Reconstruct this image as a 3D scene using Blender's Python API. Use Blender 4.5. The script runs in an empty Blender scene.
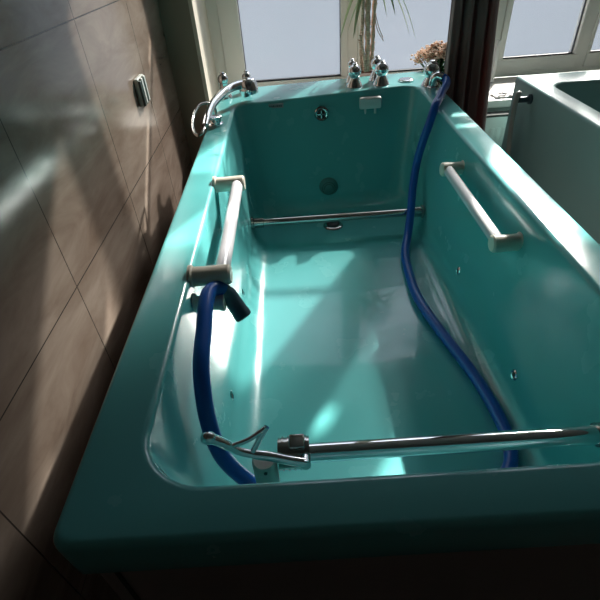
import bpy, bmesh, math, random
from mathutils import Vector, Matrix
random.seed(7)
S = 0.56          # metres per layout unit
ZR = 0.90         # height of the bath rim above the floor, metres
ZF = -ZR / S      # the room floor in layout units
COL = bpy.context.scene.collection
def K(p): return Vector((p[0]*S, p[1]*S, ZR + p[2]*S))

# ------------------------------------------------------------------ materials
def new_mat(name):
    m = bpy.data.materials.new(name); m.use_nodes = True
    nt = m.node_tree; b = nt.nodes['Principled BSDF']
    return m, nt, b
def pmat(name, col, rough=.5, metal=0., coat=0., noise=.0, nscale=12., bump=0., bscale=60., ior=1.5, trans=0., sub=0., rnoise=0., stretch=(1,1,1)):
    m, nt, b = new_mat(name)
    b.inputs['Base Color'].default_value = (*col, 1)
    b.inputs['Roughness'].default_value = rough
    b.inputs['Metallic'].default_value = metal
    b.inputs['IOR'].default_value = ior
    b.inputs['Coat Weight'].default_value = coat
    b.inputs['Coat Roughness'].default_value = .03
    b.inputs['Transmission Weight'].default_value = trans
    if sub: b.inputs['Subsurface Weight'].default_value = sub; b.inputs['Subsurface Radius'].default_value = (.02,.02,.02)
    tc = nt.nodes.new('ShaderNodeTexCoord'); mp = nt.nodes.new('ShaderNodeMapping'); mp.inputs['Scale'].default_value = stretch
    nt.links.new(tc.outputs['Object'], mp.inputs['Vector'])
    if noise > 0:
        n = nt.nodes.new('ShaderNodeTexNoise'); n.inputs['Scale'].default_value = nscale; n.inputs['Detail'].default_value = 5
        nt.links.new(mp.outputs['Vector'], n.inputs['Vector'])
        r = nt.nodes.new('ShaderNodeValToRGB'); r.color_ramp.elements[0].position = .3; r.color_ramp.elements[1].position = .7
        r.color_ramp.elements[0].color = (*[c*(1-noise) for c in col], 1); r.color_ramp.elements[1].color = (*[min(1, c*(1+noise)) for c in col], 1)
        nt.links.new(n.outputs['Fac'], r.inputs['Fac']); nt.links.new(r.outputs['Color'], b.inputs['Base Color'])
    if rnoise > 0:
        n = nt.nodes.new('ShaderNodeTexNoise'); n.inputs['Scale'].default_value = 9; n.inputs['Detail'].default_value = 6
        nt.links.new(mp.outputs['Vector'], n.inputs['Vector'])
        q = nt.nodes.new('ShaderNodeMapRange'); q.inputs['From Min'].default_value = .35; q.inputs['From Max'].default_value = .7
        q.inputs['To Min'].default_value = rough; q.inputs['To Max'].default_value = rough + rnoise
        nt.links.new(n.outputs['Fac'], q.inputs['Value']); nt.links.new(q.outputs['Result'], b.inputs['Roughness'])
    if bump > 0:
        n = nt.nodes.new('ShaderNodeTexNoise'); n.inputs['Scale'].default_value = bscale; n.inputs['Detail'].default_value = 3
        nt.links.new(mp.outputs['Vector'], n.inputs['Vector'])
        k = nt.nodes.new('ShaderNodeBump'); k.inputs['Strength'].default_value = bump; k.inputs['Distance'].default_value = .01
        nt.links.new(n.outputs['Fac'], k.inputs['Height']); nt.links.new(k.outputs['Normal'], b.inputs['Normal'])
    return m
M = {}
M['gel'] = pmat('turquoise_gelcoat', (.14,.52,.52), .16, noise=.035, nscale=2.5, rnoise=.14, bump=.012, bscale=6, coat=.45)
M['gel2'] = pmat('turquoise_side', (.34,.56,.55), .35, noise=.04, nscale=3)
M['panel'] = pmat('apron_panel', (.33,.27,.25), .55, noise=.08, nscale=3)
M['chrome'] = pmat('chrome', (.82,.83,.84), .06, 1.)
M['steel'] = pmat('brushed_steel', (.62,.60,.57), .16, 1., bump=.03, bscale=90, stretch=(.1,1,1))
M['dsteel'] = pmat('aged_chrome', (.5,.5,.48), .14, 1.)
M['cream'] = pmat('cream_plastic', (.88,.79,.67), .35, sub=.15)
M['white_pl'] = pmat('white_plastic', (.80,.80,.78), .3)
M['tube'] = pmat('milky_tube', (.83,.80,.84), .22, sub=.2)
M['post'] = pmat('beige_post', (.74,.68,.62), .4, noise=.04)
M['hose'] = pmat('blue_hose', (.008,.10,.44), .28, noise=.06, nscale=8)
M['noz'] = pmat('grey_nozzle', (.05,.09,.12), .35)
M['rubber'] = pmat('dark_rubber', (.02,.022,.024), .5)
M['plaster'] = pmat('plaster_wall', (.33,.29,.23), .85, noise=.05, nscale=4, bump=.05, bscale=80)
M['backp'] = pmat('back_wall_paint', (.30,.27,.24), .85, noise=.04)
M['reveal'] = pmat('window_reveal', (.74,.68,.58), .7, noise=.03)
M['lowwall'] = pmat('wall_below_sill', (.50,.56,.52), .7, noise=.03)
M['ceil'] = pmat('ceiling_paint', (.26,.25,.23), .9, noise=.02)
M['frame'] = pmat('window_frame_paint', (.80,.80,.75), .35, noise=.02, nscale=3)
M['gasket'] = pmat('black_gasket', (.03,.03,.035), .5)
M['sill'] = pmat('sill_white', (.72,.70,.66), .4, noise=.04, nscale=6)
M['radiator'] = pmat('radiator_enamel', (.62,.68,.64), .4, noise=.02)
M['dark'] = pmat('dark_gap', (.04,.05,.045), .7)
M['pot'] = pmat('terracotta_pot', (.17,.07,.045), .7, noise=.15, nscale=20)
M['soil'] = pmat('soil', (.06,.035,.02), .95, noise=.4, nscale=60, bump=.6)
M['cane'] = pmat('woody_cane', (.58,.41,.31), .7, noise=.35, nscale=45, bump=.5, bscale=70, stretch=(1,1,3))
M['leaf_pale'] = pmat('pale_leaf', (.42,.50,.33), .45, noise=.2, nscale=30, stretch=(6,6,1))
M['leaf'] = pmat('dark_leaf', (.05,.16,.05), .4, noise=.3, nscale=20)
M['petal'] = pmat('salmon_petals', (.95,.74,.64), .6, noise=.25, nscale=50)
def backlit(m, c, k):
    nt = m.node_tree; b = nt.nodes['Principled BSDF']; t = nt.nodes.new('ShaderNodeBsdfTranslucent'); t.inputs[0].default_value = (*c,1); x = nt.nodes.new('ShaderNodeMixShader'); x.inputs[0].default_value = k
    nt.links.new(b.outputs[0], x.inputs[1]); nt.links.new(t.outputs[0], x.inputs[2]); nt.links.new(x.outputs[0], nt.nodes['Material Output'].inputs[0])
backlit(M['petal'], (1.,.86,.76), .6); backlit(M['leaf'], (.15,.35,.08), .3); backlit(M['leaf_pale'], (.55,.65,.42), .45)
M['label'] = pmat('label_grey', (.34,.30,.31), .4)
M['ink'] = pmat('label_ink', (.04,.03,.03), .5)
M['floor'] = pmat('floor_tile', (.22,.19,.16), .4, noise=.12, nscale=3)
M['paper'] = pmat('paper_white', (.8,.78,.76), .6)
M['bracket'] = pmat('bracket_grey', (.50,.52,.49), .3)
M['slot'] = pmat('bracket_slot', (.035,.055,.05), .3)
M['towel_c'] = None

# stone-look wall tile with dark grout grid (world-sized, 0.504 m squares)
def tile_mat():
    m, nt, b = new_mat('stone_wall_tile'); N = nt.nodes.new; L = nt.links.new
    tc = N('ShaderNodeTexCoord'); sx = N('ShaderNodeSeparateXYZ'); L(tc.outputs['Object'], sx.inputs[0])
    def grid(sock, off, P):
        a = N('ShaderNodeMath'); a.operation = 'ADD'; a.inputs[1].default_value = off; L(sock, a.inputs[0])
        w = N('ShaderNodeMath'); w.operation = 'PINGPONG'; w.inputs[1].default_value = P*S/2; L(a.outputs[0], w.inputs[0])
        c = N('ShaderNodeMath'); c.operation = 'LESS_THAN'; c.inputs[1].default_value = .0017; L(w.outputs[0], c.inputs[0]); return c.outputs[0]
    gy = grid(sx.outputs['Y'], 10*.92*S - 1.67*S, .92)
    gz = grid(sx.outputs['Z'], 10*.915*S + .178*S - ZR, .915)
    mx = N('ShaderNodeMath'); mx.operation = 'MAXIMUM'; L(gy, mx.inputs[0]); L(gz, mx.inputs[1])
    mp = N('ShaderNodeMapping'); mp.inputs['Scale'].default_value = (1, 1.4, 5.0); mp.inputs['Rotation'].default_value = (.12,0,0); L(tc.outputs['Object'], mp.inputs[0])
    n = N('ShaderNodeTexNoise'); n.inputs['Scale'].default_value = 2.2; n.inputs['Detail'].default_value = 9; n.inputs['Roughness'].default_value = .62; n.inputs['Distortion'].default_value = .6; L(mp.outputs[0], n.inputs['Vector'])
    r = N('ShaderNodeValToRGB'); e = r.color_ramp.elements
    e[0].position = .3; e[0].color = (.165,.118,.092,1); e[1].position = .72; e[1].color = (.30,.24,.20,1)
    L(n.outputs['Fac'], r.inputs[0])
    mix = N('ShaderNodeMix'); mix.data_type = 'RGBA'; L(mx.outputs[0], mix.inputs['Factor']); L(r.outputs[0], mix.inputs[6]); mix.inputs[7].default_value = (.05,.042,.036,1)
    L(mix.outputs[2], b.inputs['Base Color'])
    b.inputs['Roughness'].default_value = .12
    b.inputs['IOR'].default_value = 1.6
    rr = N('ShaderNodeMapRange'); rr.inputs['To Min'].default_value = .10; rr.inputs['To Max'].default_value = .22; L(n.outputs['Fac'], rr.inputs['Value']); L(rr.outputs[0], b.inputs['Roughness'])
    k = N('ShaderNodeBump'); k.inputs['Strength'].default_value = .4; k.inputs['Distance'].default_value = .001; k.invert = True
    L(mx.outputs[0], k.inputs['Height']); L(k.outputs[0], b.inputs['Normal'])
    return m
M['tile'] = tile_mat()

# frosted, daylight-lit pane
def frosted():
    m, nt, b = new_mat('frosted_daylit_glass'); N = nt.nodes.new; L = nt.links.new
    out = nt.nodes['Material Output']
    tc = N('ShaderNodeTexCoord'); n = N('ShaderNodeTexNoise'); n.inputs['Scale'].default_value = 1.6; n.inputs['Detail'].default_value = 2; L(tc.outputs['Object'], n.inputs['Vector'])
    r = N('ShaderNodeValToRGB'); e = r.color_ramp.elements; e[0].position=.35; e[0].color=(.56,.60,.66,1); e[1].position=.68; e[1].color=(.66,.69,.80,1); L(n.outputs['Fac'], r.inputs[0])
    L(r.outputs[0], b.inputs['Emission Color']); b.inputs['Emission Strength'].default_value = PANE
    b.inputs['Base Color'].default_value = (.2,.21,.23,1); b.inputs['Roughness'].default_value = .25
    return m
PANE = .17; PANE_UP = 1.9
def leak(m, k):
    nt = m.node_tree; b = nt.nodes['Principled BSDF']; t = nt.nodes.new('ShaderNodeBsdfTransparent'); x = nt.nodes.new('ShaderNodeMixShader'); x.inputs[0].default_value = k
    nt.links.new(b.outputs[0], x.inputs[1]); nt.links.new(t.outputs[0], x.inputs[2]); nt.links.new(x.outputs[0], nt.nodes['Material Output'].inputs[0]); return m
M['frost'] = leak(frosted(), .48)
for nm, k in (('film_1', 1.0), ('film_2', 1.5), ('film_3', 1.3)):
    M[nm] = leak(frosted(), .25 if nm == 'film_3' else .55); M[nm].name = 'glow_mask_film_'+nm[-1]; M[nm].node_tree.nodes['Principled BSDF'].inputs['Emission Strength'].default_value = PANE_UP*k  # added upper film: own glow and sun leak set per pane
def clear():
    m, nt, b = new_mat('clear_glass'); N = nt.nodes.new; L = nt.links.new
    nt.nodes.remove(b); out = nt.nodes['Material Output']
    t = N('ShaderNodeBsdfTransparent'); t.inputs[0].default_value = (.93,.95,.95,1); g = N('ShaderNodeBsdfGlossy'); g.inputs['Roughness'].default_value = .02
    f = N('ShaderNodeFresnel'); f.inputs[0].default_value = 1.2; mx = N('ShaderNodeMixShader'); L(f.outputs[0], mx.inputs[0]); L(t.outputs[0], mx.inputs[1]); L(g.outputs[0], mx.inputs[2]); L(mx.outputs[0], out.inputs[0])
    return m
M['clear'] = clear()
def curtain_mat():
    m, nt, b = new_mat('burgundy_curtain'); N = nt.nodes.new; L = nt.links.new
    b.inputs['Base Color'].default_value = (.25,.16,.15,1); b.inputs['Roughness'].default_value = .85
    b.inputs['Sheen Weight'].default_value = .25
    t = N('ShaderNodeBsdfTranslucent'); t.inputs[0].default_value = (.45,.10,.08,1); mx = N('ShaderNodeMixShader'); mx.inputs[0].default_value = .12
    out = nt.nodes['Material Output']; L(b.outputs[0], mx.inputs[1]); L(t.outputs[0], mx.inputs[2]); L(mx.outputs[0], out.inputs[0])
    tc = N('ShaderNodeTexCoord'); w = N('ShaderNodeTexNoise'); w.inputs['Scale'].default_value = 260; L(tc.outputs['Object'], w.inputs['Vector'])
    k = N('ShaderNodeBump'); k.inputs['Strength'].default_value=.15; k.inputs['Distance'].default_value=.002; L(w.outputs['Fac'], k.inputs['Height']); L(k.outputs[0], b.inputs['Normal'])
    return m
M['curtain'] = curtain_mat()

# ------------------------------------------------------------------ mesh helpers (layout units in, metres out)
class MB:
    def __init__(s): s.v = []; s.f = []
    def add(s, vs, fs):
        o = len(s.v); s.v += [Vector(v) for v in vs]; s.f += [tuple(o+i for i in f) for f in fs]; return s
    def box(s, a, b, bev=0.):
        x0,y0,z0 = a; x1,y1,z1 = b
        if bev <= 0:
            return s.add([(x0,y0,z0),(x1,y0,z0),(x1,y1,z0),(x0,y1,z0),(x0,y0,z1),(x1,y0,z1),(x1,y1,z1),(x0,y1,z1)],
              [(0,3,2,1),(4,5,6,7),(0,1,5,4),(1,2,6,5),(2,3,7,6),(3,0,4,7)])
        bm = bmesh.new(); bmesh.ops.create_cube(bm, size=1)
        for v in bm.verts: v.co = Vector(((x0+x1)/2+v.co.x*(x1-x0), (y0+y1)/2+v.co.y*(y1-y0), (z0+z1)/2+v.co.z*(z1-z0)))
        bmesh.ops.bevel(bm, geom=list(bm.edges), offset=bev, segments=3, affect='EDGES', profile=.5)
        bm.verts.index_update(); s.add([v.co.copy() for v in bm.verts], [tuple(v.index for v in f.verts) for f in bm.faces]); bm.free(); return s
    def tube(s, pts, r, n=14, cap=True, flat=None):
        pts = [Vector(p) for p in pts]; rs = r if isinstance(r, (list, tuple)) else [r]*len(pts)
        t0 = (pts[1]-pts[0]).normalized(); up = Vector((0,0,1)) if abs(t0.z) < .9 else Vector((1,0,0))
        u = t0.cross(up).normalized(); vs = []; o = len(s.v); fl = flat or 1.
        for i, p in enumerate(pts):
            a = pts[max(i-1,0)]; b = pts[min(i+1,len(pts)-1)]; t = (b-a).normalized()
            u = (u - t*u.dot(t)).normalized(); w = t.cross(u)
            for k in range(n):
                an = 2*math.pi*k/n; vs.append(p + rs[i]*(math.cos(an)*u + math.sin(an)*w*fl))
        fs = []
        for i in range(len(pts)-1):
            for k in range(n):
                k2 = (k+1)%n; fs.append((i*n+k, i*n+k2, (i+1)*n+k2, (i+1)*n+k))
        if cap: fs.append(tuple(range(n))[::-1]); fs.append(tuple((len(pts)-1)*n+k for k in range(n)))
        return s.add(vs, fs)
    def lathe(s, base, axis, prof, n=24):
        # prof: (distance along the axis, radius)
        axis = Vector(axis).normalized(); base = Vector(base)
        up = Vector((0,0,1)) if abs(axis.z) < .9 else Vector((1,0,0)); u = axis.cross(up).normalized(); w = axis.cross(u)
        vs = []; 
        for d, r in prof:
            for k in range(n):
                an = 2*math.pi*k/n; vs.append(base + axis*d + max(r,1e-4)*(math.cos(an)*u+math.sin(an)*w))
        fs = [(i*n+k, i*n+(k+1)%n, (i+1)*n+(k+1)%n, (i+1)*n+k) for i in range(len(prof)-1) for k in range(n)]
        fs.append(tuple(range(n))[::-1]); fs.append(tuple((len(prof)-1)*n+k for k in range(n)))
        return s.add(vs, fs)
    def ball(s, c, r, n=20, m=12, sq=(1,1,1)):
        prof = [(-math.cos(math.pi*i/m), math.sin(math.pi*i/m)) for i in range(m+1)]
        vs = []; fs = []
        for d, q in prof:
            for k in range(n):
                an = 2*math.pi*k/n; vs.append((c[0]+r*sq[0]*max(q,1e-3)*math.cos(an), c[1]+r*sq[1]*max(q,1e-3)*math.sin(an), c[2]+r*sq[2]*d))
        fs = [(i*n+k, i*n+(k+1)%n, (i+1)*n+(k+1)%n, (i+1)*n+k) for i in range(m) for k in range(n)]
        return s.add(vs, fs)
    def build(s, name, mat, parent=None, smooth=True, ang=40, label=None):
        vs = [K(v) for v in s.v]
        org = Vector((0,0,0))
        if parent is not None: org = Vector(parent['_w'])
        me = bpy.data.meshes.new(name); me.from_pydata([v-org for v in vs], [], s.f); me.update()
        bm = bmesh.new(); bm.from_mesh(me); bmesh.ops.remove_doubles(bm, verts=bm.verts, dist=1e-5); bmesh.ops.recalc_face_normals(bm, faces=bm.faces); bm.to_mesh(me); bm.free()
        me.materials.append(mat)
        o = bpy.data.objects.new(name, me); COL.objects.link(o)
        if smooth:
            me.polygons.foreach_set('use_smooth', [True]*len(me.polygons)); me.set_sharp_from_angle(angle=math.radians(ang))
        o['_w'] = list(org)
        if parent is not None: o.parent = parent
        if label: o['label'] = label
        return o
def thing(name, label, cat, loc, group=None):
    o = bpy.data.objects.new(name, None); COL.objects.link(o); w = K(loc); o.location = w; o.empty_display_size = .05
    o['_w'] = list(w); o['label'] = label; o['category'] = cat
    if group: o['group'] = group
    return o
def tag(o, label, cat, group=None, kind=None):
    if label: o['label'] = label
    if cat: o['category'] = cat
    if group: o['group'] = group
    if kind: o['kind'] = kind
    return o
def struct(o): o['kind'] = 'structure'; return o
def spline(P, n=10):
    P = [Vector(p) for p in P]; Q = [P[0]*2-P[1]] + P + [P[-1]*2-P[-2]]; out = []
    for i in range(1, len(Q)-2):
        a,b,c,d = Q[i-1:i+3]
        for k in range(n):
            t = k/n; out.append(.5*((2*b)+(c-a)*t+(2*a-5*b+4*c-d)*t*t+(3*b-a-3*c+d)*t**3))
    out.append(P[-1]); return out

# ------------------------------------------------------------------ room shell
XW, YW, YG, XE, YB, ZC = -1.02, 4.36, 5.12, 3.9, -1.9, 3.25
ST = -.30                              # sill top
WX0, WX1, WZ1 = -.76, 3.5, 2.85        # window opening
o = struct(MB().box((XW-.2, YB-.2, ZF-.2), (XE+.2, YG+.4, ZF)).build('floor', M['floor'], smooth=False))
o = struct(MB().box((XW-.2, YB-.2, ZC), (XE+.2, YG+.4, ZC+.2)).build('ceiling', M['ceil'], smooth=False))
o = struct(MB().box((XW-.2, YB, ZF), (XW, YW, ZC)).build('wall_left', M['tile'], smooth=False))
o = struct(MB().box((XE, YB, ZF), (XE+.2, YG+.4, ZC)).build('wall_right', M['plaster'], smooth=False))
o = struct(MB().box((XW-.2, YB-.2, ZF), (XE+.2, YB, ZC)).build('wall_back', M['backp'], smooth=False))
far = MB()
far.box((XW-.2, YW, ZF), (WX0, YG+.25, ZC)); far.box((WX1, YW, ZF), (XE+.2, YG+.25, ZC)); far.box((WX0, YW, WZ1), (WX1, YG+.25, ZC))
struct(far.build('wall_front', M['plaster'], smooth=False))
struct(MB().box((WX0, YW, ZF), (WX1, YG+.25, ST-.07)).build('wall_front_low', M['lowwall'], smooth=False)).name = 'wall_front_low'
# plastered reveals round the opening
struct(MB().box((WX0-.02, YW-.004, ST-.3), (WX0+.012, YG-.06, WZ1)).build('trim_1', M['reveal'], smooth=False))
struct(MB().box((WX1-.012, YW-.004, ST-.3), (WX1+.02, YG-.06, WZ1)).build('trim_2', M['reveal'], smooth=False))
struct(MB().box((WX0, 4.29, ST-.065), (1.16, YG-.07, ST), .008).build('trim_3', M['sill']))
s = struct(MB().box((1.16, 4.29, ST-.065), (WX1, YG-.07, ST), .008).build('trim_4', M['sill']))
# windows: fixed frame, sashes, gaskets, frosted lower pane and clear upper pane
TRZ = 1.3
def window(name, x0, x1, panes, zb, zt, holes, TRZ=1.38):
    """panes: list of (glass x0, glass x1)"""
    root = bpy.data.objects.new(name, None); COL.objects.link(root); w = K((x0, YG, zb)); root.location = w; root['_w'] = list(w); root['kind'] = 'structure'
    gz0 = zb + (.125 if name == 'window_1' else .170)
    holes = [[(a+.092, b+.092, c+.118, d+.118) for a, b, c, d in h] for h in holes]
    fr = MB()
    fr.box((x0, YG-.07, zb), (x1, YG+.05, zb+.045)); fr.box((x0, YG-.07, zt-.07), (x1, YG+.05, zt))
    fr.box((x0, YG-.07, zb+.045), (x0+.10, YG+.05, zt-.07)); fr.box((x1-.10, YG-.07, zb+.045), (x1, YG+.05, zt-.07))
    for (a, _), (_, b) in zip(panes[1:], panes[:-1]): fr.box(((a+b)/2-.05, YG-.07, zb+.045), ((a+b)/2+.05, YG+.05, zt-.07))
    fr.build('window_frame', M['frame'], root, smooth=False)
    for i, (a, b) in enumerate(panes):
        sf = MB(); e = .085
        lo = (x0+.102) if i == 0 else (panes[i-1][1]+a)/2+.052
        hi = (x1-.102) if i == len(panes)-1 else (panes[i+1][0]+b)/2-.052
        sf.box((lo, YG-.085, zb+.0452), (hi, YG+.03, gz0), .006); sf.box((lo, YG-.085, zt-.16), (hi, YG+.03, zt-.072), .006)
        sf.box((lo, YG-.085, gz0), (a, YG+.03, zt-.16), .006); sf.box((b, YG-.085, gz0), (hi, YG+.03, zt-.16), .006)
        sf.box((a, YG-.04, TRZ-.01), (b, YG+.02, TRZ+.01))
        sa = sf.build('window_sash', M['frame'], root)
        g = MB(); t = .007
        for q in ((a, gz0, b, gz0+t), (a, zt-.16-t, b, zt-.16), (a, gz0+t, a+t, zt-.16-t), (b-t, gz0+t, b, zt-.16-t)):
            g.box((q[0], YG-.045, q[1]), (q[2], YG-.02, q[3]))
        g.build('gasket', M['gasket'], sa, smooth=False)
        MB().box((a+.004, YG-.03, gz0+.004), (b-.004, YG-.018, TRZ-.012)).build('frosted_pane', M['frost'], sa, smooth=False)
        # added film out of view, self-lit, cut open to place the sun patches
        zs = sorted({TRZ+.012, zt-.164, *[q for h in holes[i] for q in h[2:]]}); fm = MB()
        for z0, z1 in zip(zs[:-1], zs[1:]):
            xs = [a+.004, b-.004]
            for h in holes[i]:
                if h[2] <= z0+1e-6 and h[3] >= z1-1e-6: xs += [max(a+.004, h[0]), min(b-.004, h[1])]
            xs.sort()
            for x_, y_ in zip(xs[0::2], xs[1::2]):
                if y_-x_ > .003: fm.box((x_, YG-.030, z0), (y_, YG-.026, z1))
        fm.build('sun_mask_film', M['film_3' if name == 'window_2' else 'film_%d' % (i+1)], sa, smooth=False)
        MB().box((a+.004, YG-.024, TRZ+.012), (b-.004, YG-.018, zt-.164)).build('clear_pane', M['clear'], sa, smooth=False)
    return root
window('window_1', WX0+.012, 1.91, [(-.455,.505),(.730,1.77)], ST, WZ1, [[(-.45,-.30,1.20,1.26),(-.09,.40,1.19,1.25)],[(.73,1.02,1.46,1.86),(1.26,1.44,2.18,2.42)]], 1.29)
window('window_2', 1.97, WX1-.012, [(2.13,2.84), (3.00,3.36)], ST, WZ1, [[(2.06,2.17,1.86,1.95),(2.08,2.25,1.36,1.40),(2.19,2.33,1.52,1.56),(2.52,2.74,1.78,2.22)],[(2.90,3.30,1.98,2.69)]], 1.42)
struct(MB().box((1.91, YG-.16, ST), (1.97, YG+.25, WZ1)).build('trim_5', M['reveal'], smooth=False))

# ------------------------------------------------------------------ bath tub
def rloop(c, r, zf, n=9, m=6):
    """closed loop around quad c = nearL, nearR, farR, farL with corner radii r; m points on each straight side"""
    out = []
    for i in range(4):
        p = Vector((*c[i],0)); a = Vector((*c[i-1],0)); b = Vector((*c[(i+1)%4],0)); rr = r[i]
        s0 = p + (a-p).normalized()*rr; s1 = p + (b-p).normalized()*rr
        for k in range(n):
            t = k/(n-1); w = 1/math.sqrt(2); B0=(1-t)**2; B1=2*t*(1-t)*w; B2=t*t
            out.append((s0*B0+p*B1+s1*B2)/(B0+B1+B2))
        nx = Vector((*c[(i+1)%4],0)); r2 = r[(i+1)%4]; e1 = nx + (p-nx).normalized()*r2
        for k in range(1, m): out.append(s1.lerp(e1, k/m))
    return [Vector((v.x, v.y, zf(v) if callable(zf) else zf)) for v in out]
def quad(x0, x1, y0, yl, yr, xf0=None, xf1=None):
    return [(x0,y0),(x1,y0),(x1 if xf1 is None else xf1,yr),(x0 if xf0 is None else xf0,yl)]
def inset(c, d): return [(c[0][0]+d,c[0][1]+d),(c[1][0]-d,c[1][1]+d),(c[2][0]-d,c[2][1]-d),(c[3][0]+d,c[3][1]-d)]
def lerpq(a, b, t): return [(p[0]+(q[0]-p[0])*t, p[1]+(q[1]-p[1])*t) for p, q in zip(a, b)]
def loft(mb, loops, close_last=True):
    n = len(loops[0]); vs = [v for l in loops for v in l]
    fs = [(i*n+k, i*n+(k+1)%n, (i+1)*n+(k+1)%n, (i+1)*n+k) for i in range(len(loops)-1) for k in range(n)]
    if close_last:
        # concentric shrink towards the middle for a smooth floor
        fs.append(tuple((len(loops)-1)*n+k for k in range(n)))
    mb.add(vs, fs)
OUT = quad(-.600, 1.140, .450, 4.135, 4.285)
INN = quad(-.437, .977, .582, 3.655, 3.865)
BOT = quad(-.350, .905, .700, 3.43, 3.50, -.34, .875)
def zfloor(v): return -.765 - .035*(v.y-.7)/2.8
RT = [.17,.17,.15,.085]; RB = [.16,.16,.14,.12]
def shell(OUT, INN, BOT):
    ls = []
    ls.append(rloop(inset(OUT,.022), [.03]*4, -.14)); ls.append(rloop(inset(OUT,.004), [.04]*4, -.145)); ls.append(rloop(OUT, [.045]*4, -.135)); ls.append(rloop(OUT, [.045]*4, -.022))
    for k in (1,2,3,4):
        a = k/4*math.pi/2; ls.append(rloop(inset(OUT,.02*(1-math.cos(a))), [.045]*4, -.02*(1-math.sin(a))))
    for k in (0,1,2,3,4,5):
        a = k/5*math.pi/2; d = .022
        ls.append(rloop(inset(INN, -d+d*math.sin(a)), [x+.022-.022*math.sin(a) for x in RT], -d+d*math.cos(a)))
    zb = lambda v: zfloor(v)
    R = .13; D = .80
    for t in (.06,.15,.3,.45,.6,.72,.8):
        tt = t/1.0
        q = lerpq(INN, BOT, tt); rr = [a+(b-a)*tt for a, b in zip(RT, RB)]
        ls.append(rloop(q, rr, lambda v, tt=tt: -.022 + (zfloor(v)+.022)*tt))
    q0 = lerpq(INN, BOT, .84)
    for k in range(0, 9):
        a = k/8*math.pi/2
        q = inset(lerpq(INN, BOT, .84+.10*math.sin(a)), R*(1-math.cos(a)))
        rr = [max(.02, b+.02-.0*R*(1-math.cos(a))) for b in RB]
        ls.append(rloop(q, rr, lambda v, a=a: (-.022+(zfloor(v)+.022)*.84) + (zfloor(v)-(-.022+(zfloor(v)+.022)*.84))*math.sin(a)))
    mid = ls[-1]; cx = sum((v.x for v in mid))/len(mid); cy = sum((v.y for v in mid))/len(mid)
    for s in (.85,.6,.3):
        ls.append([Vector((cx+(v.x-cx)*s, cy+(v.y-cy)*s, zfloor(Vector((0,cy+(v.y-cy)*s,0)))-.008*(1-s))) for v in mid])
    mb = MB(); loft(mb, ls); return mb
tub = thing('bathtub', 'large turquoise walk-around therapy bathtub with chrome taps, with white grab rails along both inner walls', 'bathtub', (.27, 2.3, ZF))
shell(OUT, INN, BOT).build('tub_shell', M['gel'], tub, ang=65)
# apron below the rim
ap = MB(); a0 = inset(OUT, .03)
loft(ap, [rloop(a0,[.02]*4,-.15), rloop(a0,[.02]*4,ZF+.12), rloop(inset(a0,.03),[.02]*4,ZF+.12), rloop(inset(a0,.03),[.02]*4,-.15), rloop(a0,[.02]*4,-.15)], False)
ap.build('side_panel', M['panel'], tub, smooth=False, label='taupe side panels under the rim')
seam = MB().box((-.516,.474,ZF+.13),(-.506,.481,-.15)).build('panel_seam', M['dark'], tub, smooth=False)
pl = MB(); pl.box((-.50,.56,ZF),(1.04,4.05,ZF+.12)); pl.build('plinth', M['dark'], tub, smooth=False)

# taps: flared base, neck, ball knob
def tap(x, y, hh, rb, kr=None, knob=True, lean=(0,0), spout=False):
    b = MB(); b.lathe((x,y,-.002),(lean[0],lean[1],1),[(0,rb*1.1),(.006,rb*1.1),(.014,rb),(hh*.2,rb*.92),(hh*.30,rb*.80),(hh*.44,rb*.62),(hh*.56,rb*.58),(hh*.64,rb*.66)],24)
    t = b.build('tap', M['chrome'], tub, label=None)
    k = MB(); c = (x+lean[0]*hh*.8, y+lean[1]*hh*.8, hh*.80); k.ball(c, kr or rb*.9)
    k.lathe((c[0],c[1],c[2]+(kr or rb*.9)*.9),(0,0,1),[(0,rb*.35),(.012,rb*.33),(.016,rb*.2)],16)
    k.build('tap_knob', M['chrome'], t); return t
tap(.502,3.94,.135,.058,.052); tap(.500,4.09,.155,.046,.036); tap(.716,3.94,.138,.060,.054); tap(.700,4.09,.150,.055,.048)
tap(1.080,3.82,.130,.064,.062); tap(-.535,3.90,.165,.050,.042); tap(-.365,4.05,.13,.045,.038)
# flat chrome cap set in the deck
MB().lathe((.925,3.985,-.002),(0,0,1),[(0,.062),(.010,.062),(.018,.052),(.019,.03)],32).build('deck_cap', M['chrome'], tub)
# hose union, right-hand corner
u = MB(); u.lathe((1.075,3.735,-.002),(0,0,1),[(0,.042),(.012,.042),(.018,.030),(.045,.030)],20)
u.tube(spline([(1.075,3.735,.03),(1.078,3.73,.065),(1.100,3.72,.085),(1.135,3.70,.075)],5),.030,16)
u.build('hose_outlet', M['chrome'], tub)
# white plastic clip box on the far wall
def farwall_y(x, z):
    t = -z/.79; ty = 3.655+(x+.437)/1.414*.21; by = 3.43+(x+.34)/1.21*.07; return ty+(by-ty)*t
cb = MB(); y = farwall_y(.6,-.05)-.002; cb.box((.520,y-.05,-.128),(.690,y+.004,-.042),.014)
c_ = cb.build('clip_box', M['white_pl'], tub, label='small white plastic box under the far rim')
for px in (.565,.645):
    MB().tube([(px,y-.03,-.12),(px,y-.032,-.165)],.009,10).build('clip_pin', M['white_pl'], c_)
# overflow
y = farwall_y(.215,-.125); ov = MB().lathe((.215,y,-.125),(0,-1,.06),[(-.01,.056),(.006,.056),(.012,.046),(.008,.036)],28).build('overflow', M['dsteel'], tub)
MB().lathe((.215,y-.007,-.125),(0,-1,.06),[(0,.034),(.004,.034)],20).build('overflow_hole', M['dark'], ov)
kb = MB(); kb.box((.209,y-.018,-.158),(.221,y-.008,-.092),.002); kb.box((.182,y-.018,-.131),(.248,y-.008,-.119),.002); kb.build('overflow_cross', M['dsteel'], ov)
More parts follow.
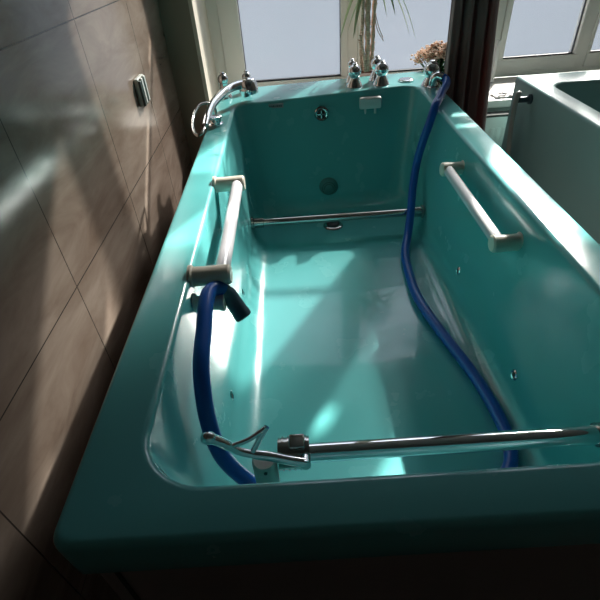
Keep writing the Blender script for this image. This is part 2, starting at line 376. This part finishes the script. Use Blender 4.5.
# whirlpool suction dome
y = farwall_y(.244,-.64); sd = MB().lathe((.244,y+.004,-.655),(0,-1,.1),[(0,.078),(.008,.078),(.016,.070),(.030,.052),(.038,.028),(.040,.004)],32).build('suction_cover', pmat('teal_tinted_cap',(.10,.26,.24),.3), tub, label='round teal suction cover low on the far wall')
for k in range(3):
    r = .02+.016*k; q = MB(); q.tube([(.244+r*math.cos(a*math.pi/10), y-.032+.1*r*r*40*.3, -.655+r*math.sin(a*math.pi/10)) for a in range(21)], .0018, 6); q.build('cover_ring', M['dark'], sd)
# drain
zd = zfloor(Vector((0,3.13,0))); dr = MB().lathe((.245,3.13,zd-.008),(0,0,1),[(0,.075),(.012,.075),(.020,.062),(.020,.05),(.010,.046)],32).build('drain', M['dsteel'], tub)
MB().lathe((.245,3.13,zd+.002),(0,0,1),[(0,.046),(.014,.046),(.022,.036)],24).build('drain_plug', M['rubber'], dr)
# water jets on both side walls
def lx(y, z): t = (-z-.022)/.77; return -.437+(.087)*t
def rx(y, z): t = (-z-.022)/.77; return .977-(.072)*t-(y-.6)/3*.03*t
def jet(x, y, z, d):
    j = MB().lathe((x-d*.006,y,z),(d,0,.1),[(0,.026),(.009,.026),(.014,.020),(.010,.014)],20).build('water_jet', M['chrome'], tub)
    MB().lathe((x+d*.003,y,z),(d,0,.1),[(0,.013),(.002,.013)],14).build('jet_hole', M['dark'], j)
z=-.62; jet(lx(0,z),1.36,z,1); jet(lx(0,z),2.12,z,1)
z=-.62; jet(rx(1.38,z),1.375,z,-1); jet(rx(2.2,z),2.19,z,-1); jet(rx(3.0,-.68),3.03,-.66,-1)
z=-.64; jet(lx(0,z),2.93,z,1)
# grab rails: two cream sockets and a milky tube
def rail(xw, d, y0, y1, z, off):
    r = MB()
    tb = MB(); tb.tube([(xw+d*off,y0-.0,z),(xw+d*off,y1,z)],.030,20)
    t = tb.build('grab_rail', M['tube'], tub)
    for y in (y0, y1):
        b = MB(); b.lathe((xw-d*.015,y,z),(d,0,0),[(0,.046),(.012,.046),(.018,.039),(.06,.038),(off+.02,.040),(off+.045,.040),(off+.053,.033)],24)
        b.build('rail_socket', M['cream'], t)
rail(-.432, 1, 1.46, 2.29, -.02, .11)
rail(.965, -1, 1.735, 2.56, -.145, .085)
# hose peg on the left wall
MB().lathe((-.440,1.385,-.095),(1,0,-.02),[(0,.042),(.012,.042),(.018,.030),(.10,.028),(.115,.034),(.125,.034)],20).build('hose_peg', M['cream'], tub)
# rating label under the far rim
y = farwall_y(-.13,-.03); lb = MB().box((-.19,y-.004,-.052),(-.075,y+.006,-.022)).build('rating_label', M['label'], tub, smooth=False)
q = MB(); xx=-.183
while xx < -.09:
    w = random.choice((.004,.006,.008)); q.box((xx,y-.0052,-.044),(xx+w,y-.0038,-.031)); xx += w+.004
q.build('label_print', M['ink'], lb, smooth=False)

# ------------------------------------------------------------------ cross bars
fy, fz = 3.0, -.655
fb = thing('support_bar', 'steel support bar across the far foot end, low above the drain', 'support bar', (.27,fy,fz), 'crossbars')
xl, xr = lx(0,fz)+.004, rx(3,fz)-.004
MB().tube([(xl+.05,fy,fz),(xr-.05,fy,fz)],.029,24).build('bar_tube', M['steel'], fb)
for x, d in ((xl,1),(xr,-1)):
    MB().lathe((x,fy,fz),(d,0,0),[(0,.048),(.012,.048),(.018,.038),(.085,.037),(.088,.03)],24).build('end_socket', M['dsteel'], fb)
ny, nz = .83, -.288
nb = thing('support_bar', 'chrome support bar with clamp lever on a beige post at the near end', 'support bar', (-.12,ny,-.76), 'crossbars')
MB().tube([(-.06,ny,nz),(rx(.83,nz)-.004,ny,nz)],.030,28).build('bar_tube', M['chrome'], nb)
MB().lathe((rx(.83,nz)-.002,ny,nz),(-1,0,0),[(0,.05),(.012,.05),(.02,.04),(.07,.038)],24).build('end_socket', M['dsteel'], nb)
zc = zfloor(Vector((0,ny,0)))
ps = MB(); ps.lathe((-.163,ny-.035,zc+.004),(0,0,1),[(0,.075),(.015,.075),(.028,.038),(nz-zc+.022,.038),(nz-zc+.03,.033)],28)
post = ps.build('post', M['post'], nb, label='beige plastic upright post')
MB().lathe((-.158,ny-.071,nz+.02),(0,-1,0),[(0,.006),(.006,.005)],10).build('set_screw', M['dark'], post)
cz = nz+.006
cl = MB(); cl.tube([(-.120,ny,cz),(-.022,ny,cz)],.050,28); cl.box((-.085,ny-.020,cz+.040),(-.035,ny+.030,cz+.060),.006)
for k in range(5): cl.tube([(-.108+k*.018,ny,cz),(-.103+k*.018,ny,cz)],.053,28)
clamp = cl.build('clamp', M['dsteel'], nb)
lv = MB()
yl = ny-.056
lv.tube(spline([(-.035,yl,-.250),(-.085,yl,-.232),(-.139,yl,-.206),(-.185,yl,-.190),(-.224,yl,-.170),(-.253,yl,-.140),(-.280,yl,-.112),(-.300,yl,-.096)],5),[.015]*15+[.013]*10+[.015]*11,16)
lv.ball((-.302,yl,-.097),.0205,16,10,(1.15,.9,1))
lv.tube(spline([(-.250,yl,-.145),(-.19,yl+.01,-.128),(-.141,yl+.035,-.112)],5),.0075,10)
lv.tube([(-.140,yl+.035,-.110),(-.190,yl,-.184)],.0085,10)
lv.tube([(-.037,yl-.01,-.250),(-.037,ny-.02,-.262)],.018,12)
lv.build('clamp_lever', M['chrome'], clamp)

# ------------------------------------------------------------------ blue hose
HP = [(1.125,3.712,.082),(1.156,3.675,.062),(1.130,3.59,.046),(1.085,3.50,.040),(1.02,3.34,.038),(.955,3.20,.028),(.915,3.16,-.08),(.886,3.16,-.19),(.858,3.16,-.344),(.822,3.07,-.50),(.790,2.94,-.62),(.748,2.80,-.722),(.690,2.60,-.755),(.668,2.34,-.757)]
HP = [Vector(p) for p in HP] + [Vector((x,y,zfloor(Vector((0,y,0)))+.036)) for x,y in [(.665,2.12),(.70,1.90),(.745,1.70),(.79,1.50),(.815,1.30),(.815,1.12),(.76,.98),(.62,.90),(.35,.87),(.08,.87)]]
HP += [Vector(p) for p in [(-.08,.88,-.69),(-.19,.875,-.59),(-.265,.88,-.49),(-.325,.90,-.375),(-.352,.945,-.26),(-.362,1.01,-.16),(-.366,1.09,-.10),(-.366,1.20,-.07),(-.368,1.29,-.045),(-.362,1.37,-.035),(-.335,1.41,-.045),(-.315,1.425,-.075)]]
hs = thing('shower_hose', 'long blue hose from the corner tap, across the tub floor, hooked over left peg', 'hose', (.70,1.9,-.78))
MB().tube(spline(HP,9),.0285,18).build('hose_tube', M['hose'], hs)
nz_ = MB(); nz_.tube(spline([(-.325,1.42,-.062),(-.305,1.43,-.095),(-.285,1.42,-.135),(-.265,1.405,-.170),(-.252,1.395,-.190)],4),[.031]*4+[.033]*4+[.034]*4+[.036]*4+[.030],18)
nz_.build('nozzle', M['noz'], hs, label='dark grey hose nozzle')

# ------------------------------------------------------------------ hand shower on its cradle
hsw = thing('hand_shower', 'curved chrome hand shower lying over the far left corner of the tub', 'hand shower', (-.53,3.25,0))
cr = MB(); cr.lathe((-.535,3.22,0),(0,0,1),[(0,.05),(.012,.05),(.018,.038),(.040,.036),(.046,.044),(.058,.044)],24); cr.build('cradle', M['chrome'], hsw)
hd = MB(); H = spline([(-.592,3.12,.030),(-.582,3.22,.060),(-.562,3.35,.092),(-.528,3.47,.110),(-.478,3.60,.122),(-.415,3.69,.126),(-.350,3.75,.118)],6)
hd.tube(H, [.022+.014*i/(len(H)-1) for i in range(len(H))], 18); han = hd.build('handle', M['chrome'], hsw)
hh = MB(); hh.lathe((-.345,3.755,.140),(.30,-.25,-1),[(-.020,.02),(-.012,.045),(.005,.066),(.03,.074),(.075,.070),(.105,.060),(.108,.05)],28); hh.build('shower_head', M['chrome'], hsw)
hl = MB(); hl.tube(spline([(-.592,3.12,.03),(-.605,3.04,.012),(-.635,3.02,.005),(-.672,3.10,.02),(-.688,3.25,.05),(-.66,3.38,.09),(-.60,3.44,.085),(-.565,3.45,.05),(-.56,3.45,.008)],7),.010,10)
hl.build('metal_hose', M['dsteel'], hsw)

# ------------------------------------------------------------------ curtain
def curtain(x0, x1, yc, z0, z1):
    n = 90; m = 14; vs = []; fs = []
    ph = [0]; 
    for i in range(n+1):
        u = i/n
        for j in range(m+1):
            t = j/m; z = z0+(z1-z0)*t; lean = max(-.05, min(.075, -z*.075)); x = x0-.012+lean*.3 + (x1-x0-.03+lean*.7)*u
            amp = .050*(1-.25*t)
            yy = yc + amp*math.sin(2*math.pi*(3.6*u+.25+.06*math.sin(3*t))) + .014*math.sin(2*math.pi*9.3*u+2*t)
            vs.append((x + .012*math.sin(2*math.pi*3.6*u*2+1) + .02*(1-t)*(u-.5), yy, z))
    for i in range(n):
        for j in range(m): a = i*(m+1)+j; fs.append((a,a+m+1,a+m+2,a+1))
    mb = MB(); mb.add(vs, fs)
    o = mb.build('curtain', M['curtain'], None)
    md = o.modifiers.new('t','SOLIDIFY'); md.thickness = .003
    return o
cu = curtain(1.262, 1.640, 4.02, ZF+.05, 3.02)
tag(cu, 'dark burgundy curtain hanging in folds between the two windows', 'curtain')

# ------------------------------------------------------------------ radiator below the right window
rd = thing('radiator', 'pale panel radiator below the white sill right of the curtain', 'radiator', (2.3,4.22,ZF))
rb = MB(); rb.box((1.20,4.16,ZF+.25),(3.3,4.25,ST-.10),.01)
body = rb.build('radiator_panel', M['radiator'], rd)
gr = MB(); 
for k in range(38): gr.box((1.22+k*.055,4.157,ZF+.32),(1.255+k*.055,4.162,ST-.2),.002)
gr.build('radiator_fins', M['radiator'], rd)
gt = MB(); gt.box((1.20,4.155,ST-.102),(3.3,4.255,ST-.082),.003); gt.build('top_grille', M['dark'], rd)
for x in (1.35,3.1): MB().box((x,4.19,ZF),(x+.04,4.23,ZF+.26)).build('foot', M['radiator'], rd, smooth=False)
for x in (1.5,2.9): MB().box((x,4.24,-.8),(x+.05,YW-.001,-.7)).build('wall_bracket', M['radiator'], rd, smooth=False)

# thin white blind chain post in front of the frame, at the curtain edge
tag(MB().box((1.975,4.86,ST+.002),(2.005,4.92,.075),.006).build('window_stay', M['white_pl'], None), 'slim white upright strip on the sill beside the curtain edge', 'strip')
# small wire glasses-like scrap on the sill
sp = thing('crumpled_wrapper', 'small crumpled white scrap with dark marks lying on the right-hand sill', 'wrapper', (1.93,4.42,ST))
cm = MB(); vs=[]; fs=[]
for i in range(9):
    for j in range(6): vs.append((1.84+i*.024+random.uniform(-.006,.006), 4.34+j*.03+random.uniform(-.006,.006), ST+.004+random.uniform(0,.012)))
for i in range(8):
    for j in range(5): a=i*6+j; fs.append((a,a+6,a+7,a+1))
cm.add(vs,fs); w_ = cm.build('wrapper_sheet', M['paper'], sp, ang=15); mdd = w_.modifiers.new('t','SOLIDIFY'); mdd.thickness=.0008
ck = MB(); 
for P in ([(1.87,4.36,.04),(1.90,4.39,.042),(1.93,4.37,.04),(1.96,4.41,.04)], [(1.90,4.44,.04),(1.94,4.46,.042),(1.97,4.43,.04)], [(1.97,4.37,.04),(2.0,4.34,.036)]):
    ck.tube([(p[0],p[1],ST+p[2]-.024) for p in P], .004, 8)
ck.build('dark_print', M['ink'], sp)

# ------------------------------------------------------------------ potted plants on the sill
def leafblade(mb, base, d, L, w, droop, n=10, tilt=0.):
    base = Vector(base); d = Vector(d).normalized(); side = d.cross(Vector((0,0,1))).normalized()
    vs=[]; 
    for i in range(n+1):
        t=i/n; p = base + d*L*t + Vector((0,0,-droop*L*t*t)); ww = w*math.sin(math.pi*min(1,(t*.9+.1)))**.7*(1 if t<.97 else .3)
        vs += [p-side*ww, p+Vector((0,0,-ww*.25)), p+side*ww]
    fs=[]
    for i in range(n):
        a=i*3; fs += [(a,a+1,a+4,a+3),(a+1,a+2,a+5,a+4)]
    mb.add(vs,fs)
tp = thing('potted_plant', 'tall bare-caned plant with drooping strap leaves, behind the middle taps', 'potted plant', (.70,4.60,ST))
pt = MB(); pt.lathe((.70,4.60,ST),(0,0,1),[(0,.085),(.02,.09),(.20,.115),(.205,.122),(.235,.122),(.235,.108),(.215,.106)],28); pot = pt.build('pot', M['pot'], tp)
MB().lathe((.70,4.60,ST+.205),(0,0,1),[(0,.104),(.012,.104),(.016,.06)],24).build('soil', M['soil'], tp)
canes = [[(.655,4.60,-.04),(.640,4.60,.15),(.648,4.58,.40),(.640,4.57,.70),(.62,4.56,1.0)],
         [(.700,4.58,-.04),(.695,4.58,.20),(.690,4.58,.50),(.70,4.57,.80),(.72,4.56,1.35)],
         [(.740,4.61,-.04),(.745,4.61,.20),(.752,4.61,.50),(.79,4.60,.85),(.86,4.6,1.2)],
         [(.675,4.56,-.04),(.66,4.55,.10),(.63,4.53,.20),(.625,4.52,.27)]]
for ci, c in enumerate(canes):
    P = spline(c, 8); q = MB(); r0 = (.013,.022,.017,.010)[ci]
    q.tube(P, [r0*(1+.22*(k%3==0)+.1*math.sin(k*2.1)) for k in range(len(P))], 10)
    for k in range(1, len(P)-2, 2):
        a = random.uniform(0,6.28); q.tube([P[k], P[k]+Vector((math.cos(a)*.028,math.sin(a)*.02,.02))],[.006,.003],6)
    q.build('cane', M['cane'], tp)
    if ci == 3: continue
    tops = {0:(.62,4.56,1.0),1:(.72,4.56,1.35),2:(.86,4.6,1.2)}
    lf = MB(); T = Vector(P[-1]); nL = 18
    for k in range(nL):
        a = k*2.4+ci; el = random.uniform(.0,.9)
        leafblade(lf, T+Vector((0,0,-.18*(k/nL))), (math.cos(a)*math.cos(el), .6*math.sin(a)*math.cos(el), math.sin(el)), random.uniform(.26,.40), random.uniform(.010,.016), random.uniform(.5,1.1))
    if ci == 2:
        for d, L, b in (((.75,0,.45),.42,(.765,4.6,.60)), ((.5,-.2,.2),.32,(.76,4.6,.62)), ((-.5,-.1,.3),.30,(.77,4.6,.60)), ((.3,-.3,.3),.24,(.765,4.6,.62))):
            leafblade(lf, b, d, L, .020, 1.5)
    if ci == 1:
        for d, L, b in (((-.4,-.2,.3),.34,(.69,4.58,.60)), ((.3,-.2,.5),.30,(.69,4.58,.63)), ((-.2,-.3,.1),.28,(.69,4.58,.64))):
            leafblade(lf, b, d, L, .020, 1.6)
    lo = lf.build('leaves', M['leaf_pale'], tp); md = lo.modifiers.new('t','SOLIDIFY'); md.thickness=.0008
dt = MB()
for P in ([(.76,4.6,.40),(.79,4.58,.30),(.83,4.57,.22)],[(.76,4.6,.36),(.78,4.58,.28),(.83,4.55,.20)],[(.75,4.6,.33),(.71,4.57,.30)]): dt.tube(spline(P,4),.0035,6)
dt.build('dry_twig', M['cane'], tp)

fp = thing('flower_pot', 'bushy salmon-pink flowering plant in a pot beside the curtain', 'potted plant', (1.32,4.46,ST))
q = MB(); q.lathe((1.32,4.46,ST),(0,0,1),[(0,.075),(.02,.08),(.15,.10),(.155,.106),(.175,.106),(.175,.094),(.158,.092)],28); q.build('pot', M['white_pl'], fp)
MB().lathe((1.32,4.46,ST+.14),(0,0,1),[(0,.091),(.014,.091),(.018,.05)],24).build('soil', M['soil'], fp)
lf = MB()
for k in range(110):
    a = random.uniform(0,6.28); el = random.uniform(.1,1.3); r = random.uniform(.0,.07)
    leafblade(lf, (1.32+r*math.cos(a), 4.46+r*math.sin(a), ST+.14+random.uniform(.02,.28)), (math.cos(a)*math.cos(el), math.sin(a)*math.cos(el), math.sin(el)), random.uniform(.07,.11), random.uniform(.022,.032), .5, 6)
lo = lf.build('foliage', M['leaf'], fp); md = lo.modifiers.new('t','SOLIDIFY'); md.thickness=.0008
st = MB(); fl = MB()
for k in range(44):
    a = random.uniform(0,6.28); r = .155*math.sqrt(random.random()); c = Vector((1.30+r*math.cos(a)*1.15, 4.44+r*math.sin(a)*.8, .17-.7*r+random.uniform(-.02,.02)))
    st.tube([(1.32,4.46,ST+.16), (c.x*.6+1.32*.4,c.y*.6+4.46*.4,c.z-.08), c],.004,6)
    for j in range(16):
        p = c + Vector((random.gauss(0,.024),random.gauss(0,.020),random.gauss(0,.011))); fl.ball(p, random.uniform(.008,.013), 7, 4, (1.1,1.1,.7))
st.build('stem', M['leaf'], fp); fl.build('blossoms', M['petal'], fp)

# ------------------------------------------------------------------ second tub beside the first, at the right edge
X2 = 1.775
t2 = thing('bathtub', 'grey-turquoise second tub seen edge-on beyond the right rim', 'bathtub', (2.6,2.4,ZF))
q = MB(); O2 = quad(X2, 3.42, .55, 3.90, 3.90); I2 = quad(X2+.15, 3.27, .70, 3.62, 3.62); B2 = quad(X2+.26,3.16,.85,3.4,3.4)
ls = [rloop(inset(O2,.0),[.03]*4,ZF+.004), rloop(O2,[.03]*4,-.02)]
for k in (1,2,3): a=k/3*math.pi/2; ls.append(rloop(inset(O2,.018*(1-math.cos(a))),[.03]*4,-.018*(1-math.sin(a))))
for k in (0,1,2,3): a=k/3*math.pi/2; ls.append(rloop(inset(I2,-.02+.02*math.sin(a)),[.12]*4,-.02+.02*math.cos(a)))
for t in (.1,.3,.5,.7,.85): ls.append(rloop(lerpq(I2,B2,t),[.13]*4,-.8*t))
for k in range(1,6): a=k/5*math.pi/2; ls.append(rloop(inset(lerpq(I2,B2,.9),.11*(1-math.cos(a))),[.13]*4,-.70-.1*math.sin(a)))
loft(q, ls); q.build('tub_shell', M['gel2'], t2, ang=60)
gp = MB(); gp.lathe((X2+.004,3.56,-.085),(-1,0,0),[(0,.035),(.02,.035),(.026,.022),(.12,.020)],16); pg = gp.build('hose_holder', M['noz'], t2)
gh = thing('shower_hose', 'thin grey hose hanging beside the second tub at the right edge', 'hose', (1.66,3.56,-.5))
q = MB(); P = spline([(1.70,3.60,-.050),(1.675,3.57,-.045),(1.660,3.55,-.09),(1.655,3.53,-.22),(1.665,3.50,-.45),(1.69,3.45,-.75),(1.71,3.40,-1.1),(1.715,3.3,ZF+.02)],8); q.tube(P,.018,12); q.build('hose_tube', M['bracket'], gh)

# ------------------------------------------------------------------ bracket on the tiled wall
wb = thing('wall_bracket', 'small pale holder with two dark slots on the tiled left wall', 'wall bracket', (XW,3.29,.23))
q = MB(); q.box((XW,3.225,.150),(XW+.030,3.385,.318),.008); bk = q.build('back_plate', M['bracket'], wb)
for y in (3.228,3.292): MB().box((XW+.022,y,.150),(XW+.042,y+.024,.306),.005).build('slot_bar', M['slot'], wb)
for y in (3.255,3.322): MB().box((XW+.026,y,.158),(XW+.046,y+.034,.316),.006).build('holder_rib', M['bracket'], wb)

# ------------------------------------------------------------------ light
w = bpy.data.worlds.new('World'); bpy.context.scene.world = w; w.use_nodes = True
nt = w.node_tree; bg = nt.nodes['Background']; bg.inputs[0].default_value = (.74,.86,1.0,1); bg.inputs[1].default_value = 1.30
sun = bpy.data.lights.new('sun', 'SUN'); sun.energy = 12.5; sun.angle = math.radians(.9); sun.color = (1.,.95,.86)
so = bpy.data.objects.new('sun', sun); COL.objects.link(so)
so.rotation_euler = Vector((-.78,-1.35,-1.0)).to_track_quat('-Z','Y').to_euler(); so.location = (3,6,5)
soft_fill = bpy.data.lights.new('soft_fill_sun', 'SUN'); soft_fill.energy = 12.; soft_fill.angle = math.radians(11); soft_fill.color = (1.,.96,.9)   # added second sun, softens shadows like scatter in the panes
ho = bpy.data.objects.new('soft_fill_sun', soft_fill); COL.objects.link(ho); ho.rotation_euler = so.rotation_euler; ho.location = (3.2,6,5)
for i, (a, b) in enumerate([(-.455,.505),(.730,1.77),(2.13,2.84),(3.00,3.36)]):      # sky portals over the clear panes
    l = bpy.data.lights.new('sky_portal','AREA'); l.shape='RECTANGLE'; l.size=(b-a)*S; l.size_y=(WZ1-.16-TRZ)*S; l.cycles.is_portal=True
    lo = bpy.data.objects.new('sky_portal', l); COL.objects.link(lo); lo.location = K(((a+b)/2, YG+.02, (WZ1-.16+TRZ)/2)); lo.rotation_euler = (-math.pi/2,0,0)

bpy.context.scene.cycles.caustics_reflective = False
# ------------------------------------------------------------------ camera
cam = bpy.data.cameras.new('camera'); co = bpy.data.objects.new('camera', cam); COL.objects.link(co)
cam.sensor_width = 36; cam.lens = 459/600*36; cam.clip_start=.02
f = 459.
vy = Vector((281.5-300, -68-300, f)).normalized(); dn = Vector((45,570,f)).normalized(); dn = (dn - vy*vy.dot(dn)).normalized(); vx = dn.cross(vy).normalized()
# rows: world axes in camera coords (x right, y down, z forward)
R = Matrix((vx, vy, -dn))
right = R @ Vector((1,0,0)); down = R @ Vector((0,1,0)); fwd = R @ Vector((0,0,1))
mw = Matrix((( right.x, -down.x, -fwd.x), (right.y, -down.y, -fwd.y), (right.z, -down.z, -fwd.z))).to_4x4()
mw.translation = K((0,0,1)); co.matrix_world = mw
bpy.context.scene.camera = co
vs = bpy.context.scene.view_settings; vs.view_transform = 'Standard'; vs.look = 'None'; vs.exposure = .40; vs.gamma = 1.; vs.use_curve_mapping = False
for o in bpy.data.objects:
    if '_w' in o: del o['_w']
